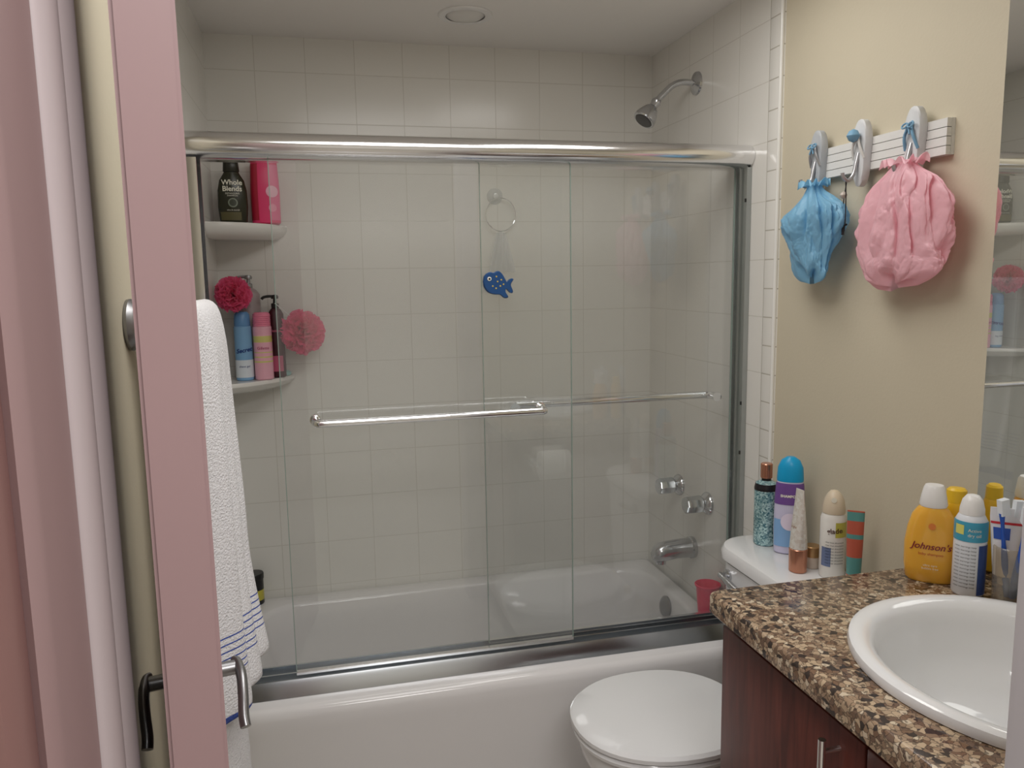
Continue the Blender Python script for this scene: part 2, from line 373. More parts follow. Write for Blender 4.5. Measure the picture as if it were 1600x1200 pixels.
# ------------------------------------------------------------ bathtub
def inset(z,d,rad,dz=0): return rrect(.024+d,XRT-.003-d,-.76+d,-.002-d,max(rad,.003),z)
rings=[inset(0.003,.006,.01),inset(.30,.003,.01),inset(.37,.001,.012),inset(.40,0,.014),inset(.418,.004,.02),inset(.427,.012,.026),inset(.430,.022,.03),
 rrect(.10,1.455,-.595,-.075,.13,.430),rrect(.107,1.448,-.588,-.082,.13,.427),rrect(.114,1.442,-.582,-.088,.13,.417),rrect(.135,1.432,-.570,-.10,.13,.33),rrect(.19,1.42,-.55,-.12,.12,.20),rrect(.26,1.39,-.52,-.15,.11,.125),rrect(.32,1.35,-.48,-.19,.08,.105)]
tubo=L('bathtub',ringloft(rings),acrylic,None); rootify(tubo)
tag(tubo,'white enamelled alcove bathtub with smooth apron below sliding glass doors','bathtub')
L('overflow_plate',lathe([(.001,0),(.037,0),(.037,.006),(.030,.012),(.012,.014),(.001,.014)],28,AX((1.436,-.335,.376),(-1,0,.12))),nickel,tubo)

# ------------------------------------------------------------ shower door
sd=thing('shower_door','sliding glass bathtub enclosure with rounded chrome header and towel bars','shower door',(.77,-.646,.430))
def extr_x(prof,x0,x1):
    n=len(prof); V=[(x0,y,z) for y,z in prof]+[(x1,y,z) for y,z in prof]
    return V,[list(range(n)),[n+i for i in range(n)][::-1]]+[[i,(i+1)%n,n+(i+1)%n,n+i] for i in range(n)]
hp=[(-.600,1.790),(-.600,1.850)]+[(-.655-.045*math.sin(t),1.8200+.0325*math.cos(t)) for t in [math.radians(180*i/18) for i in range(19)]]
L('header',extr_x(hp,XT+.001,XRT-.001),satin,sd)
tp=[(-.603,.4305),(-.603,.472),(-.610,.472),(-.610,.448),(-.642,.448),(-.642,.468),(-.648,.468),(-.648,.448),(-.682,.448),(-.682,.470),(-.690,.472),(-.701,.452),(-.706,.4305)]
L('track',extr_x(tp,XT+.001,XRT-.001),trackm,sd,smooth=True)
for x0,x1 in ((XT+.001,.072),(1.500,XRT-.001)):
    V,Fc=merge([boxg(x0,x1,-.684,-.679,.4735,1.7895),boxg(x0,x1,-.616,-.611,.4735,1.7895),
       boxg(x0 if x0<.5 else x1-.006, x0+.006 if x0<.5 else x1,-.6788,-.6162,.4735,1.7895)])
    jb=mk('side_jamb',V,Fc,satin if x0<.5 else jambm,False,sd)
for zz in (1.70,1.13,.985):
    mk('bumper',*boxg(1.4965,1.4995,-.684,-.679,zz-.005,zz+.005),blackp,False,sd)
gl=glassmat('clear_glass',(.988,.994,.991),1.45,.038)
gedge=mat('glass_edge_green',srgb(140,158,150),.15,var=.02)
def panel(x0,x1,y):
    V,Fc=boxg(x0,x1,y-.0027,y+.0027,.4735,1.7895)
    o=mk('glass_panel',V,Fc,gl,False,sd); 
    for xx in (x0,x1):
        c=mk('panel_edge',*boxg(xx-.0009,xx+.0009,y-.0032,y+.0032,.4745,1.7885),gedge,False,o,False)
        c.matrix_parent_inverse=Matrix.Identity(4)
    c=mk('bottom_rail',*boxg(x0,x1,y-.006,y+.006,.4735,.483),satin,False,o,False)
    return o
p1=panel(.232,.993,-.668); p2=panel(.757,1.495,-.627)
def tbar(x0,x1,y,z,yg,par,rad=.0095):
    pts=smoothpath([(x0,yg,z),(x0,yg+(y-yg)*.6,z),(x0+.008,y-(y-yg)*.08,z),(x0+.035,y,z),((x0+x1)/2,y,z),(x1-.035,y,z),(x1-.008,y-(y-yg)*.08,z),(x1,yg+(y-yg)*.6,z),(x1,yg,z)],8)
    V=[tube(pts,rad,14)]
    for xx in (x0,x1): V.append(lathe([(.001,0),(.014,0),(.014,.004),(.010,.006)],20,AX((xx,yg,z),(0,1 if y>yg else -1,0))))
    c=mk('towel_bar',*merge(V),chrome,True,par,False)
tbar(.312,.902,-.735,1.150,-.6715,p1); tbar(.845,1.455,-.572,1.142,-.6235,p2,.0115)

# ------------------------------------------------------------ shower fittings
fitm=mat('fitting_chrome',(.58,.59,.61),.14,1,var=.02)
sh=thing('shower_head','chrome shower head on a bent wall arm above the tub','shower head',(XRT,-.345,2.09))
L('flange',lathe([(.001,0),(.036,0),(.034,.006),(.018,.013),(.012,.016)],28,AX((XRT-.0005,-.345,2.09),(-1,0,0))),fitm,sh)
L('shower_arm',tube(smoothpath([(XRT-.004,-.345,2.09),(1.47,-.345,2.092),(1.435,-.345,2.082),(1.40,-.345,2.052),(1.378,-.345,2.030)],6),.0098,14),fitm,sh)
hd_=Vector((-.62,-.10,-.80)).normalized(); hb=Vector((1.382,-.345,2.034))
L('spray_head',lathe([(.001,-.004),(.012,-.002),(.016,.008),(.013,.018),(.013,.026),(.021,.034),(.028,.048),(.0345,.066),(.0355,.078),(.033,.081),(.001,.081)],32,AX(hb,hd_)),fitm,sh)
L('spray_face',lathe([(.001,0),(.029,0),(.027,.002),(.001,.0025)],28,AX(hb+hd_*.081,hd_)),darkmetal,sh)
knobm=mat('clear_knob',(.56,.58,.60),.14,.9)
for yy,zz in ((-.262,.779),(-.468,.771)):
    hn=thing('faucet_handle','chrome and clear faceted shower faucet handle on tiled wall','faucet handle',(XRT,yy,zz),group='tub faucet handles')
    L('escutcheon',lathe([(.001,0),(.037,0),(.037,.004),(.033,.011),(.02,.022),(.015,.026)],28,AX((XRT-.0005,yy,zz),(-1,0,0))),fitm,hn)
    rings=[]
    for rr_,z_ in ((.014,.020),(.024,.024),(.029,.030),(.028,.076),(.024,.082),(.001,.083)):
        rings.append([Vector((rr_*(1-.08*(k%2)*(1 if rr_>.015 else 0))*math.cos(2*pi*k/16),rr_*(1-.08*(k%2)*(1 if rr_>.015 else 0))*math.sin(2*pi*k/16),z_)) for k in range(16)])
    V,Fc=ringloft(rings); Mx=AX((XRT,yy,zz),(-1,0,0)); mk('knob',[Mx@v for v in V],Fc,knobm,True,hn)
spt=thing('tub_spout','chrome bathtub spout on tiled wall','tub spout',(XRT,-.37,.59))
spm=mat('spout_chrome',(.55,.56,.58),.2,1,var=.02)
rings=[]
for s,rad,dz in ((0,.036,0),(.012,.037,0),(.016,.033,0),(.06,.032,0),(.10,.031,-.002),(.122,.030,-.005),(.138,.026,-.010),(.147,.014,-.014)):
    rings.append([Vector((XRT-.0005-s,-.37+rad*math.cos(2*pi*k/24),.592+dz+rad*math.sin(2*pi*k/24)*(1 if math.sin(2*pi*k/24)>0 else 1.12 if s>.09 else 1))) for k in range(24)])
L('spout_body',ringloft(rings),spm,spt)
L('spout_outlet',lathe([(.018,0),(.018,.012),(.001,.012)],20,AX((XRT-.118,-.37,.560),(0,0,-1))),spm,spt)

# recessed light
rl=thing('recessed_light','white recessed ceiling light, switched off, above the tub','ceiling light',(.79,-.31,ZC))
L('trim_ring',lathe([(.058,-.0005),(.080,-.0005),(.078,-.005),(.062,-.007),(.058,-.005)],40,Matrix.Translation((.79,-.31,ZC)),False,False),mat('ring_white',srgb(236,235,233),.6),rl)
L('lens',lathe([(.001,-.001),(.056,-.001),(.048,-.008),(.03,-.014),(.001,-.016)],36,Matrix.Translation((.79,-.31,ZC))),mat('dim_lens',srgb(222,220,216),.4),rl)

# ------------------------------------------------------------ corner shelves
def shelf(z,R_,th):
    n=20
    def ring(k,zz,ins): 
        pts=[Vector((XT+.0005,-.0005,zz))]
        for i in range(n+1):
            an=pi/2*i/n; rr=(R_*(1-.10*math.sin(2*an)))*k
            pts.append(Vector((XT+.0005+rr*math.cos(an),-.0005-rr*math.sin(an),zz)))
        return pts
    V,Fc=ringloft([ring(.985,z,0),ring(1.0,z-.004,0),ring(1.0,z-th*.35,0),ring(.95,z-th*.7,0),ring(.86,z-th,0)])
    o=mk('corner_shelf',V,Fc,ceramic); rootify(o); tag(o,'white ceramic corner shelf holding bathing products','shelf',group='corner shelves in the shower'); return o
shelf(1.675,.222,.045); shelf(1.192,.222,.034)

# ------------------------------------------------------------ bottles
def col(n,c,rough=.3,**k): return mat(n,srgb(*c),rough,**k)
def cyl_secs(rad,h_,e=.004,n=2): return [(0,rad-e,rad-e,n),(e,rad,rad,n),(h_-e,rad,rad,n),(h_,rad-e,rad-e,n)]
def disc(name,secs,cx_,cz_,rad,m,root,e=.0011,sx=1,n=24):
    V=[]
    def P(X,Z):
        a_,b_,nn_=secat(secs,Z); q=min(1,abs(X)/(a_+e)); ph=math.asin(q**(nn_/2)); return (X,-(b_+e)*abs(math.cos(ph))**(2/nn_),Z)
    V.append(P(cx_,cz_))
    for k in (.5,1):
        for i in range(n):
            V.append(P(cx_+rad*sx*k*math.cos(2*pi*i/n),cz_+rad*k*math.sin(2*pi*i/n)))
    Fc=[[0,1+i,1+(i+1)%n] for i in range(n)]+[[1+i,1+n+i,1+n+(i+1)%n,1+(i+1)%n] for i in range(n)]
    return mk(name,V,Fc,m,True,root,False)
x,y,z=.092,-.100,1.6755
t=thing('shampoo_bottle','dark olive flattened shampoo bottle with dark cap and cream lettering','bottle',(x,y,z),facing(x,y))
S=[(0,.034,.018,2.4),(.006,.040,.022,2.4),(.05,.0435,.024,2.3),(.10,.0425,.023,2.2),(.13,.036,.02,2.1),(.148,.025,.017,2),(.154,.022,.016,2)]
body('bottle_body',S,col('olive_plastic',(44,44,27),.25),t)
CS=[(.1545,.021,.017,2.2),(.157,.024,.018,2.2),(.186,.022,.017,2.2),(.194,.017,.013,2)]
body('cap',CS,col('dark_olive_cap',(36,35,23),.3),t)
text('Whole',.0215,S,.122,M_text_w,t,bold=.0004); text('Blends',.0215,S,.103,M_text_w,t,bold=.0004)
text('DETANGLING\nSHAMPOO',.0065,S,.086,M_text_w,t)
patch('label',S,.010,.034,-1.0,.5,col('label_gold',(92,86,54)),t)
text('olive & nourish',.006,S,.040,M_text_w,t)
disc('label',S,0,.062,.014,col('emblem_grey',(130,138,120)),t,e=.0008)
disc('label',S,0,.062,.0105,col('emblem_dark',(60,64,50)),t,e=.0014)
x,y=.186,-.062
t=thing('shampoo_bottle','tall hot pink and red body wash bottle with patterned label','bottle',(x,y,z),facing(x,y))
S=[(0,.038,.018,3),(.005,.043,.025,3),(.10,.044,.026,3),(.19,.040,.024,3),(.203,.034,.02,3)]
body('bottle_body',S,col('hot_pink_plastic',(232,62,115),.3),t)
patch('label',S,.012,.182,.15,1.15,col('pink_label',(238,105,150)),t)
patch('label',S,.012,.198,-1.5,-.35,col('crimson_label',(175,30,55)),t)
disc('label',S,.020,.100,.018,col('pale_pink_disc',(244,185,205)),t,e=.0013)
disc('label',S,.020,.050,.012,col('rose_disc',(246,150,180)),t,e=.0013)
z=1.1925
x,y=.098,-.115
t=thing('shaving_gel_can','pale blue aerosol can of shaving gel with white lettering','can',(x,y,z),facing(x,y))
S=cyl_secs(.0265,.17,.003); body('can_body',S,col('sky_blue_can',(130,176,216),.25),t)
patch('label',S,.01,.065,-1.6,1.6,col('white_label',(222,230,238)),t); text('Secret',.018,S,.095,col('navy_ink',(30,60,130)),t,rot=.15,bold=.0005,shear=.3)
text('shave gel',.009,S,.045,col('navy_ink',(30,60,130)),t)
body('cap',[(.1702,.024,.024,2),(.176,.0245,.0245,2),(.205,.023,.023,2),(.214,.016,.016,2)],col('steel_blue_cap',(100,148,196)),t)
x,y=.156,-.115
t=thing('shaving_gel_can','pink striped shaving gel can with ribbed pink cap','can',(x,y,z),facing(x,y))
S=cyl_secs(.0285,.168,.003); body('can_body',S,zstripes('pink_striped_can',srgb(240,180,196),srgb(218,208,128),[(.118,.138),(.055,.06),(.07,.074),(.085,.088)],.3,0),t)
PS=[(.1682,.027,.027,2)]
for k in range(6): PS+=[(.170+k*.006,.0275,.0275,2),(.173+k*.006,.0255,.0255,2)]
PS+=[(.206,.026,.026,2),(.211,.02,.02,2)]
body('cap',PS,col('pink_cap',(240,140,168)),t); text('Gillette',.012,S,.10,col('magenta_ink',(170,40,100)),t)
def pump(name,label,x,y,z,w,hh,m,mp,hgt,d=1,rot=None):
    t=thing(name,label,'bottle',(x,y,z),facing(x,y) if rot is None else rot)
    S=[(0,w-.004,w*.7-.004,2.6),(.004,w,w*.7,2.6),(hh-.02,w,w*.7,2.6),(hh-.006,w*.7,w*.55,2.2),(hh,w*.45,w*.4,2)]
    body('bottle_body',S,m,t)
    body('collar',[(hh+.0002,.012,.012,2),(hh+.014,.012,.012,2),(hh+.016,.006,.006,2),(hh+.03,.005,.005,2)],mp,t)
    V=[lathe([(.001,0),(.011,0),(.012,.006),(.009,.012),(.001,.013)],20,Matrix.Translation((0,0,hh+.029)))]
    V.append(tube(smoothpath([(0,0,hh+.036),(.018*d,0,hh+.037),(.034*d,0,hh+.034),(.040*d,0,hh+.028)],4),.0045,8))
    mk('pump_head',*merge(V),mp,True,t,False); return t,S
t,S=pump('lotion_bottle','dark maroon pump bottle with black pump head',.197,-.075,z,.024,.222,col('maroon_plastic',(66,24,34),.25),blackp,0,-1)
text('lotion',.012,S,.15,col('pink_ink',(235,120,150)),t); patch('label',S,.02,.07,-.6,.6,col('rose_label',(190,90,120)),t)
t,S=pump('lotion_bottle','grey pump bottle with silver pump head',.118,-.045,z,.033,.285,col('grey_plastic',(165,150,150),.3),nickel,0,-1)
sp_=thing('soap_bar','small pale teal oval soap bar on ceramic shelf','soap',(.215,-.045,z))
body('soap_body',[(0,.014,.01,2),(.003,.019,.014,2),(.012,.020,.015,2),(.017,.014,.010,2)],col('teal_soap',(150,195,190),.4),sp_)
def loofah(loc,R_,label,cordto,c,sq=1):
    t=thing('bath_pouf',label,'bath sponge',loc,group='pink mesh bath poufs')
    V=[];Fc=[]
    for kk in range(40):
        q=Matrix.Rotation(random.random()*2*pi,3,'Z')@Matrix.Rotation(random.random()*pi,3,'X')@Matrix.Rotation(random.random()*2*pi,3,'Z')
        n=108; o=len(V); fr=random.randint(7,12); ph=random.random()*6; off=random.uniform(-.6,.6)*R_
        rm=math.sqrt(max(R_*R_-off*off,1e-6))*random.uniform(.74,1.14)
        for j,rr in enumerate((.35,.62,.82,1.0)):
            for i in range(n):
                th=2*pi*i/n; amp=.23*R_*rr*rr
                v=Vector((rm*rr*math.cos(th)*(1+.08*math.sin(7*th+ph)),rm*rr*math.sin(th)*(1+.08*math.sin(9*th+ph)),off+amp*math.sin(fr*th+ph)+.4*amp*math.sin(2.3*fr*th)))
                V.append(q@v)
        for j in range(3):
            for i in range(n):
                i2=(i+1)%n; Fc.append([o+j*n+i,o+j*n+i2,o+(j+1)*n+i2,o+(j+1)*n+i])
    m=mat(t.name+'_mesh',srgb(*c),.7,sheen=.3); translucentize(m,c,.35)
    nt=m.node_tree; out=[n_ for n_ in nt.nodes if n_.type=='OUTPUT_MATERIAL'][0]; src=out.inputs[0].links[0].from_socket
    tp_=nt.nodes.new('ShaderNodeBsdfTransparent'); ms=nt.nodes.new('ShaderNodeMixShader'); ms.inputs[0].default_value=.15
    nt.links.new(src,ms.inputs[1]); nt.links.new(tp_.outputs[0],ms.inputs[2]); nt.links.new(ms.outputs[0],out.inputs[0])
    mk('mesh_ruffles',V,Fc,m,True,t,False)
    mk('cord',*tube(smoothpath([Vector(loc)+Vector((0,0,R_*.3)),(Vector(loc)+Vector(cordto))*.5+Vector((0,0,.01)),Vector(cordto)],5),.0012,6),whitep,True,t)
loofah((.080,-.145,1.462),.048,'hot pink mesh bath pouf resting on shelf bottles',(.118,-.057,1.492),(255,112,160))
loofah((.278,-.085,1.335),.062,'coral pink mesh bath pouf hanging beside shelf bottles',(.197,-.087,1.43),(255,92,150))
jr=thing('jar','small black and yellow tub of hair product on bathtub rim','jar',(.080,-.048,.4302))
body('jar_body',[(0,.026,.026,2),(.003,.028,.028,2),(.085,.028,.028,2)],zstripes('jar_label',srgb(25,25,25),srgb(200,190,70),[(.015,.05)],.3,0),jr)
body('lid',[(.0852,.029,.029,2),(.087,.030,.030,2),(.103,.030,.030,2),(.106,.028,.028,2)],blackp,jr)
cu_=thing('cup','red plastic cup standing on the bathtub rim','cup',(1.472,-.555,.4302))
V,Fc=lathe([(.001,.003),(.026,.003),(.027,0),(.030,.03),(.0325,.06),(.036,.1),(.039,.108),(.0402,.106),(.0402,.110),(.037,.111),(.034,.1),(.028,.006),(.001,.006)],36,None)
mk('cup_body',V,Fc,col('red_pink_plastic',(240,60,100),.3),True,cu_,False)

# hanging ring, cloth on back wall ; fish toy on the glass
rg=thing('towel_ring','clear suction hook with chrome ring and pale net cloth on tiles','towel ring',(.937,-.01,1.77))
L('mount',lathe([(.001,0),(.028,0),(.024,.006),(.012,.012),(.009,.02),(.001,.021)],24,AX((.937,-.0005,1.775),(0,-1,0))),mat('clear_suction',(.7,.72,.72),.2,.3),rg)
L('ring',tube([(.952+.052*math.cos(2*pi*i/40),-.022,1.712+.056*math.sin(2*pi*i/40)) for i in range(40)],.0022,8,True),chrome,rg)
V=[];Fc=[];n=16;mrow=14
for j in range(mrow+1):
    tt=j/mrow; w=.018+.030*tt
    for i in range(n+1):
        u=i/n-.5; V.append((.952+u*2*w,-.022-.008*math.sin(u*14+tt*2)*(.3+tt),1.655-.135*tt-.01*abs(u)))
for j in range(mrow):
    for i in range(n):
        k=j*(n+1)+i; Fc.append([k,k+1,k+n+2,k+n+1])
mk('net_cloth',V,Fc,mat('pale_net',srgb(235,240,245),.9,alpha=.35),True,rg)
fs=thing('fish_toy','blue foam fish bath toy with yellow spots stuck to glass','toy',(.788,-.6785,1.480))
out=[(-.052,.012),(-.046,.034),(-.028,.046),(-.012,.044),(.004,.050),(.018,.040),(.030,.020),(.036,.010),(.052,.022),(.060,.018),(.050,.000),(.058,-.024),(.050,-.030),(.034,-.014),(.030,-.026),(.040,-.044),(.026,-.048),(.010,-.036),(-.012,-.034),(-.034,-.026),(-.048,-.008)]
K=.72
pp=smoothpath([(x_*K,0,z_*K) for x_,z_ in out]+[(out[0][0]*K,0,out[0][1]*K)],4)[:-1]
rings=[[Vector((v.x*k,yy,v.z*k)) for v in pp] for k,yy in ((.95,.0072),(1,.004),(1,-.004),(.93,-.007))]
mk('fish_body',*ringloft(rings),col('fish_blue',(20,70,124),.5),True,fs,False)
dots=[(.0,.012),(.014,.018),(.01,-.004),(-.006,-.012),(.022,.002),(-.004,.030),(-.018,-.004)]
mk('spots',*merge([lathe([(.001,0),(.0022,0),(.002,.0008),(.001,.001)],10,AX((a_*K,-.0069,b_*K),(0,-1,0))) for a_,b_ in dots]),col('spot_yellow',(205,180,80)),True,fs,False)
mk('eye',*lathe([(.001,0),(.0055,0),(.005,.0015),(.001,.002)],18,AX((-.030*K,-.0067,.022*K),(0,-1,0))),M_text_w,True,fs,False)
mk('pupil',*lathe([(.001,0),(.003,0),(.001,.001)],14,AX((-.030*K,-.0088,.022*K),(0,-1,0))),blackp,True,fs,False)

# ------------------------------------------------------------ toilet
TY=-1.05; TF=1.325
to=thing('toilet','white porcelain toilet with closed lid and toiletries on the tank','toilet',(1.2,TY,0))
def egg(cx_,front,back,wy,z,n=48,ex=2.2):
    out=[]
    for i in range(n):
        th=2*pi*i/n; c=math.cos(th); s=math.sin(th)
        L_=(back-cx_) if c>0 else (cx_-front)
        out.append(Vector((cx_+L_*math.copysign(abs(c)**(2/ex),c),TY+wy*math.copysign(abs(s)**(2/ex),s),z)))
    return out
L('bowl',ringloft([egg(1.16,1.0,1.34,.105,.0005),egg(1.16,.99,1.34,.11,.02),egg(1.14,1.0,1.33,.10,.10),egg(1.12,.98,1.32,.11,.2),egg(1.11,.93,1.34,.145,.3),egg(1.10,.895,1.36,.172,.37),egg(1.10,.888,1.37,.178,.41),egg(1.10,.892,1.37,.175,.418)]),porcelain,to)
L('seat',ringloft([egg(1.10,.884,1.30,.182,.4185),egg(1.10,.876,1.305,.190,.422),egg(1.10,.874,1.305,.192,.430),egg(1.10,.880,1.30,.187,.437)]),porcelain,to)
L('lid',ringloft([egg(1.10,.878,1.30,.188,.4385),egg(1.10,.872,1.305,.193,.443),egg(1.10,.872,1.305,.193,.452),egg(1.10,.880,1.30,.186,.459),egg(1.10,.93,1.27,.14,.4625),egg(1.10,1.05,1.15,.04,.4635)]),porcelain,to)
for s_ in (-1,1): L('hinge_cap',lathe([(.001,0),(.014,0),(.014,.016),(.01,.022),(.001,.023)],18,Matrix.Translation((1.318,TY+s_*.07,.4188))),col('cream_cap',(215,205,180)),to)
L('tank',ringloft([rrect(TF+.02,1.505,TY-.185,TY+.180,.07,.4185),rrect(TF+.012,1.508,TY-.195,TY+.188,.08,.5),rrect(TF+.004,1.509,TY-.205,TY+.198,.088,.72),rrect(TF+.003,1.509,TY-.206,TY+.199,.088,.758)]),porcelain,to)
L('tank_lid',ringloft([rrect(TF+.004,1.510,TY-.208,TY+.203,.09,.7585),rrect(TF-.004,1.512,TY-.218,TY+.208,.09,.766),rrect(TF-.005,1.512,TY-.219,TY+.209,.092,.785),rrect(TF+.001,1.512,TY-.214,TY+.204,.09,.796),rrect(TF+.015,1.510,TY-.2,TY+.192,.082,.800)]),porcelain,to)
V=[lathe([(.001,0),(.016,0),(.016,.006),(.009,.010),(.009,.02)],20,AX((TF+.0035,TY+.115,.728),(-1,0,0))),tube(smoothpath([(TF-.016,TY+.125,.729),(TF-.018,TY+.10,.728),(TF-.018,TY+.05,.721),(TF-.016,TY+.035,.718)],5),[.007]*6+[.0085]*10,10)]
L('flush_lever',merge(V),fitm,to)

# ------------------------------------------------------------ vanity
wood=woodmat('cherry_wood',(74,32,27),(108,53,43))
va=thing('vanity_cabinet','dark cherry bathroom vanity cabinet with bar pulls','cabinet',(1.28,-1.80,0))
y0,y1,x0,x1=-2.125,-1.462,1.036,1.520
V,Fc=merge([boxg(x0,x1,y1-.018,y1,.0,.889),boxg(x0,x1,y0,y0+.018,0,.889),boxg(x1-.012,x1,y0+.018,y1-.018,0,.889),boxg(x0,x0+.018,y0+.018,y1-.018,.09,.889),boxg(x0+.018,x1-.012,y0+.018,y1-.018,.09,.108),boxg(x0+.06,x0+.078,y0+.018,y1-.018,0,.09)])
mk('body',V,Fc,wood,False,va)
for (ya,yb,hy) in ((-1.851,-1.468,-1.800),(-2.119,-1.855,-1.893)):
    dob=box('door',x0-.0185,x0-.0005,ya,yb,.11,.872,wood,va,bev=.003)
    V=[tube([(x0-.047,hy,.855),(x0-.047,hy,.700)],.0055,12)]
    for zz in (.837,.718): V.append(tube([(x0-.0185,hy,zz),(x0-.047,hy,zz)],.0045,10))
    hh=mk('handle',*merge(V),satin,True,dob,False)
    dob.matrix_parent_inverse=RM[va.name].inverted()
SX,SY,SRX,SRY=1.286,-1.835,.222,.243
def crect(ins,z): return [q for q in rrect(.998+ins,1.5205,-2.128,-1.446-ins,.012,z,6)]
def dens(ring,k=6):
    o=[]
    for i in range(len(ring)):
        A=ring[i];B=ring[(i+1)%len(ring)]
        m_=k if (B-A).length>.05 else 1
        if (B-A).length>.3: m_=24
        for j in range(m_): o.append(A.lerp(B,j/m_))
    return o
base=dens(crect(0,0))
def ringat(ins,z): return [Vector((q.x,q.y,z)) for q in dens(crect(ins,z))]
n=len(base)
def hole(k,z):
    o=[]
    for q in base:
        an=math.atan2((q.y-SY)/SRY,(q.x-SX)/SRX); o.append(Vector((SX+SRX*k*math.cos(an),SY+SRY*k*math.sin(an),z)))
    return o
def fixr(ins,z):
    R0=ringat(ins,z); return R0 if len(R0)==n else ringat(0,z)
rings=[hole(.90,.8905),fixr(.003,.8905),fixr(0,.894),fixr(0,.922),fixr(.002,.927),fixr(.006,.930),hole(.90,.930)]
ct=L('countertop',ringloft(rings,closed=True),granite(),None); rootify(ct); tag(ct,'brown, black and cream speckled granite vanity countertop','countertop')
def ell(k,z,dx=0,dy=0,N=64): return [Vector((SX+dx+SRX*k*math.cos(2*pi*i/N),SY+dy+SRY*k*math.sin(2*pi*i/N),z)) for i in range(N)]
sk=L('sink',ringloft([ell(.89,.925),ell(.985,.9305),ell(1.0,.9315),ell(1.005,.938),ell(.995,.945),ell(.96,.949),ell(.91,.948),ell(.865,.943),ell(.835,.934),ell(.81,.915),ell(.75,.87),ell(.62,.825),ell(.42,.80),ell(.10,.792),ell(.10,.788),ell(.45,.792),ell(.66,.818),ell(.80,.87),ell(.86,.915)],cap0=False,cap1=False,closed=True),porcelain,None)
rootify(sk); tag(sk,'white oval drop-in porcelain sink set in granite counter','sink')
L('drain',lathe([(.001,.0),(.022,0),(.022,.006),(.018,.009),(.001,.009)],24,Matrix.Translation((SX,SY,.788))),chrome,sk)
L('overflow_hole',lathe([(.001,0),(.009,0),(.009,.002),(.001,.002)],18,AX((SX+SRX*.79,SY,.905),(-1,0,.5))),darkmetal,sk)
# mirror
mr=L('wall_mirror',boxg(1.5185,1.5215,-2.116,-1.504,.935,2.20),mat('mirror_silver',(.94,.96,.95),.004,1,var=.0),None,smooth=False)
tag(mr,'large frameless wall mirror above the vanity','mirror')
# toilet paper on vanity side
tpn=thing('toilet_paper_roll','white toilet paper roll on chrome holder at vanity side','toilet paper',(1.16,-1.395,.80))
Mx=AX((1.105,-1.398,.80),(1,0,0))
L('paper_roll',lathe([(.02,0),(.054,0),(.055,.004),(.055,.106),(.054,.11),(.02,.11),(.02,0)],36,Mx,False,False),mat('tissue',srgb(250,249,247),.9,bump=.2),tpn)
L('holder',merge([tube(smoothpath([(1.09,-1.4615,.80),(1.09,-1.42,.80),(1.095,-1.398,.80),(1.12,-1.398,.80),(1.225,-1.398,.80)],5),.006,10),lathe([(.001,0),(.02,0),(.018,.006),(.001,.007)],20,AX((1.09,-1.4618,.80),(0,1,0)))]),chrome,tpn)

# ------------------------------------------------------------ counter items
ZT=.9302
x,y=1.414,-1.513
t=thing('shampoo_bottle','amber yellow baby shampoo bottle with white cap and maroon lettering','bottle',(x,y,ZT),facing(x,y))
S=[(0,.036,.018,2.4),(.005,.041,.021,2.4),(.03,.0445,.023,2.3),(.07,.045,.023,2.3),(.10,.041,.022,2.2),(.125,.034,.021,2.1),(.137,.026,.02,2),(.141,.022,.018,2)]
body('bottle_body',S,mat('amber_plastic',srgb(236,178,64),.18,var=.02,coat=.4,sss=.2),t)
body('cap',[(.1412,.022,.019,2),(.145,.0235,.020,2),(.160,.021,.018,2),(.176,.0175,.016,2),(.181,.015,.013,2)],whitep,t)
text("Johnson's",.0170,S,.070,col('ink_maroon',(130,36,50)),t,bold=.0002,shear=.3)
text('baby shampoo',.0070,S,.056,col('ink_redx',(180,60,40)),t); disc('label',S,0,.108,.006,col('orange_drop',(222,130,60)),t)
text('ultra care\nbubble free',.006,S,.032,M_text_w,t)
x,y=1.476,-1.500
t=thing('lotion_bottle','yellow bottle partly behind the baby shampoo','bottle',(x,y,ZT),facing(x,y))
S=[(0,.02,.015,2.4),(.004,.024,.018,2.4),(.130,.024,.018,2.4),(.140,.018,.015,2)]
body('bottle_body',S,col('yellow_plastic',(236,186,40),.3),t); body('cap',[(.1402,.018,.015,2),(.163,.017,.014,2),(.167,.013,.01,2)],col('yellow_cap',(238,196,50)),t)
x,y=1.434,-1.580
t=thing('sunscreen_can','white and blue sunscreen spray can with white dome cap','can',(x,y,ZT),facing(x,y))
S=[(0,.024,.024,2),(.003,.026,.026,2),(.133,.026,.026,2),(.143,.021,.021,2),(.145,.0195,.0195,2)]
body('can_body',S,col('can_white',(228,232,238),.3),t)
body('cap',[(.1452,.020,.020,2),(.155,.0195,.0195,2),(.170,.016,.016,2),(.178,.010,.010,2),(.180,.003,.003,2)],whitep,t)
patch('label',S,.10,.135,-1.6,1.6,col('teal_label',(70,160,190)),t)
patch('label',S,.004,.094,.55,1.6,col('navy_label',(50,75,135)),t)
patch('label',S,.112,.129,-1.0,-.4,col('yellow_label',(225,220,120)),t,e=.001)
text('Active',.008,S,.121,M_text_w,t,x=.006); text('dry oil',.008,S,.112,M_text_w,t,x=.006)
for k in range(12): text('uses warnings keep',.0042,S,.091-.0066*k,M_text_d,t,x=-.006)
x,y=1.472,-1.632
t=thing('tumbler','brownish clear glass tumbler holding toothbrushes and a tube','cup',(x,y,ZT))
L('glass',lathe([(.001,0),(.026,0),(.0275,.004),(.030,.098),(.0285,.1),(.0265,.096),(.024,.008),(.001,.008)],32,None),glassmat('tumbler_glass',(.86,.80,.70),1.0,.10),t,world=False)
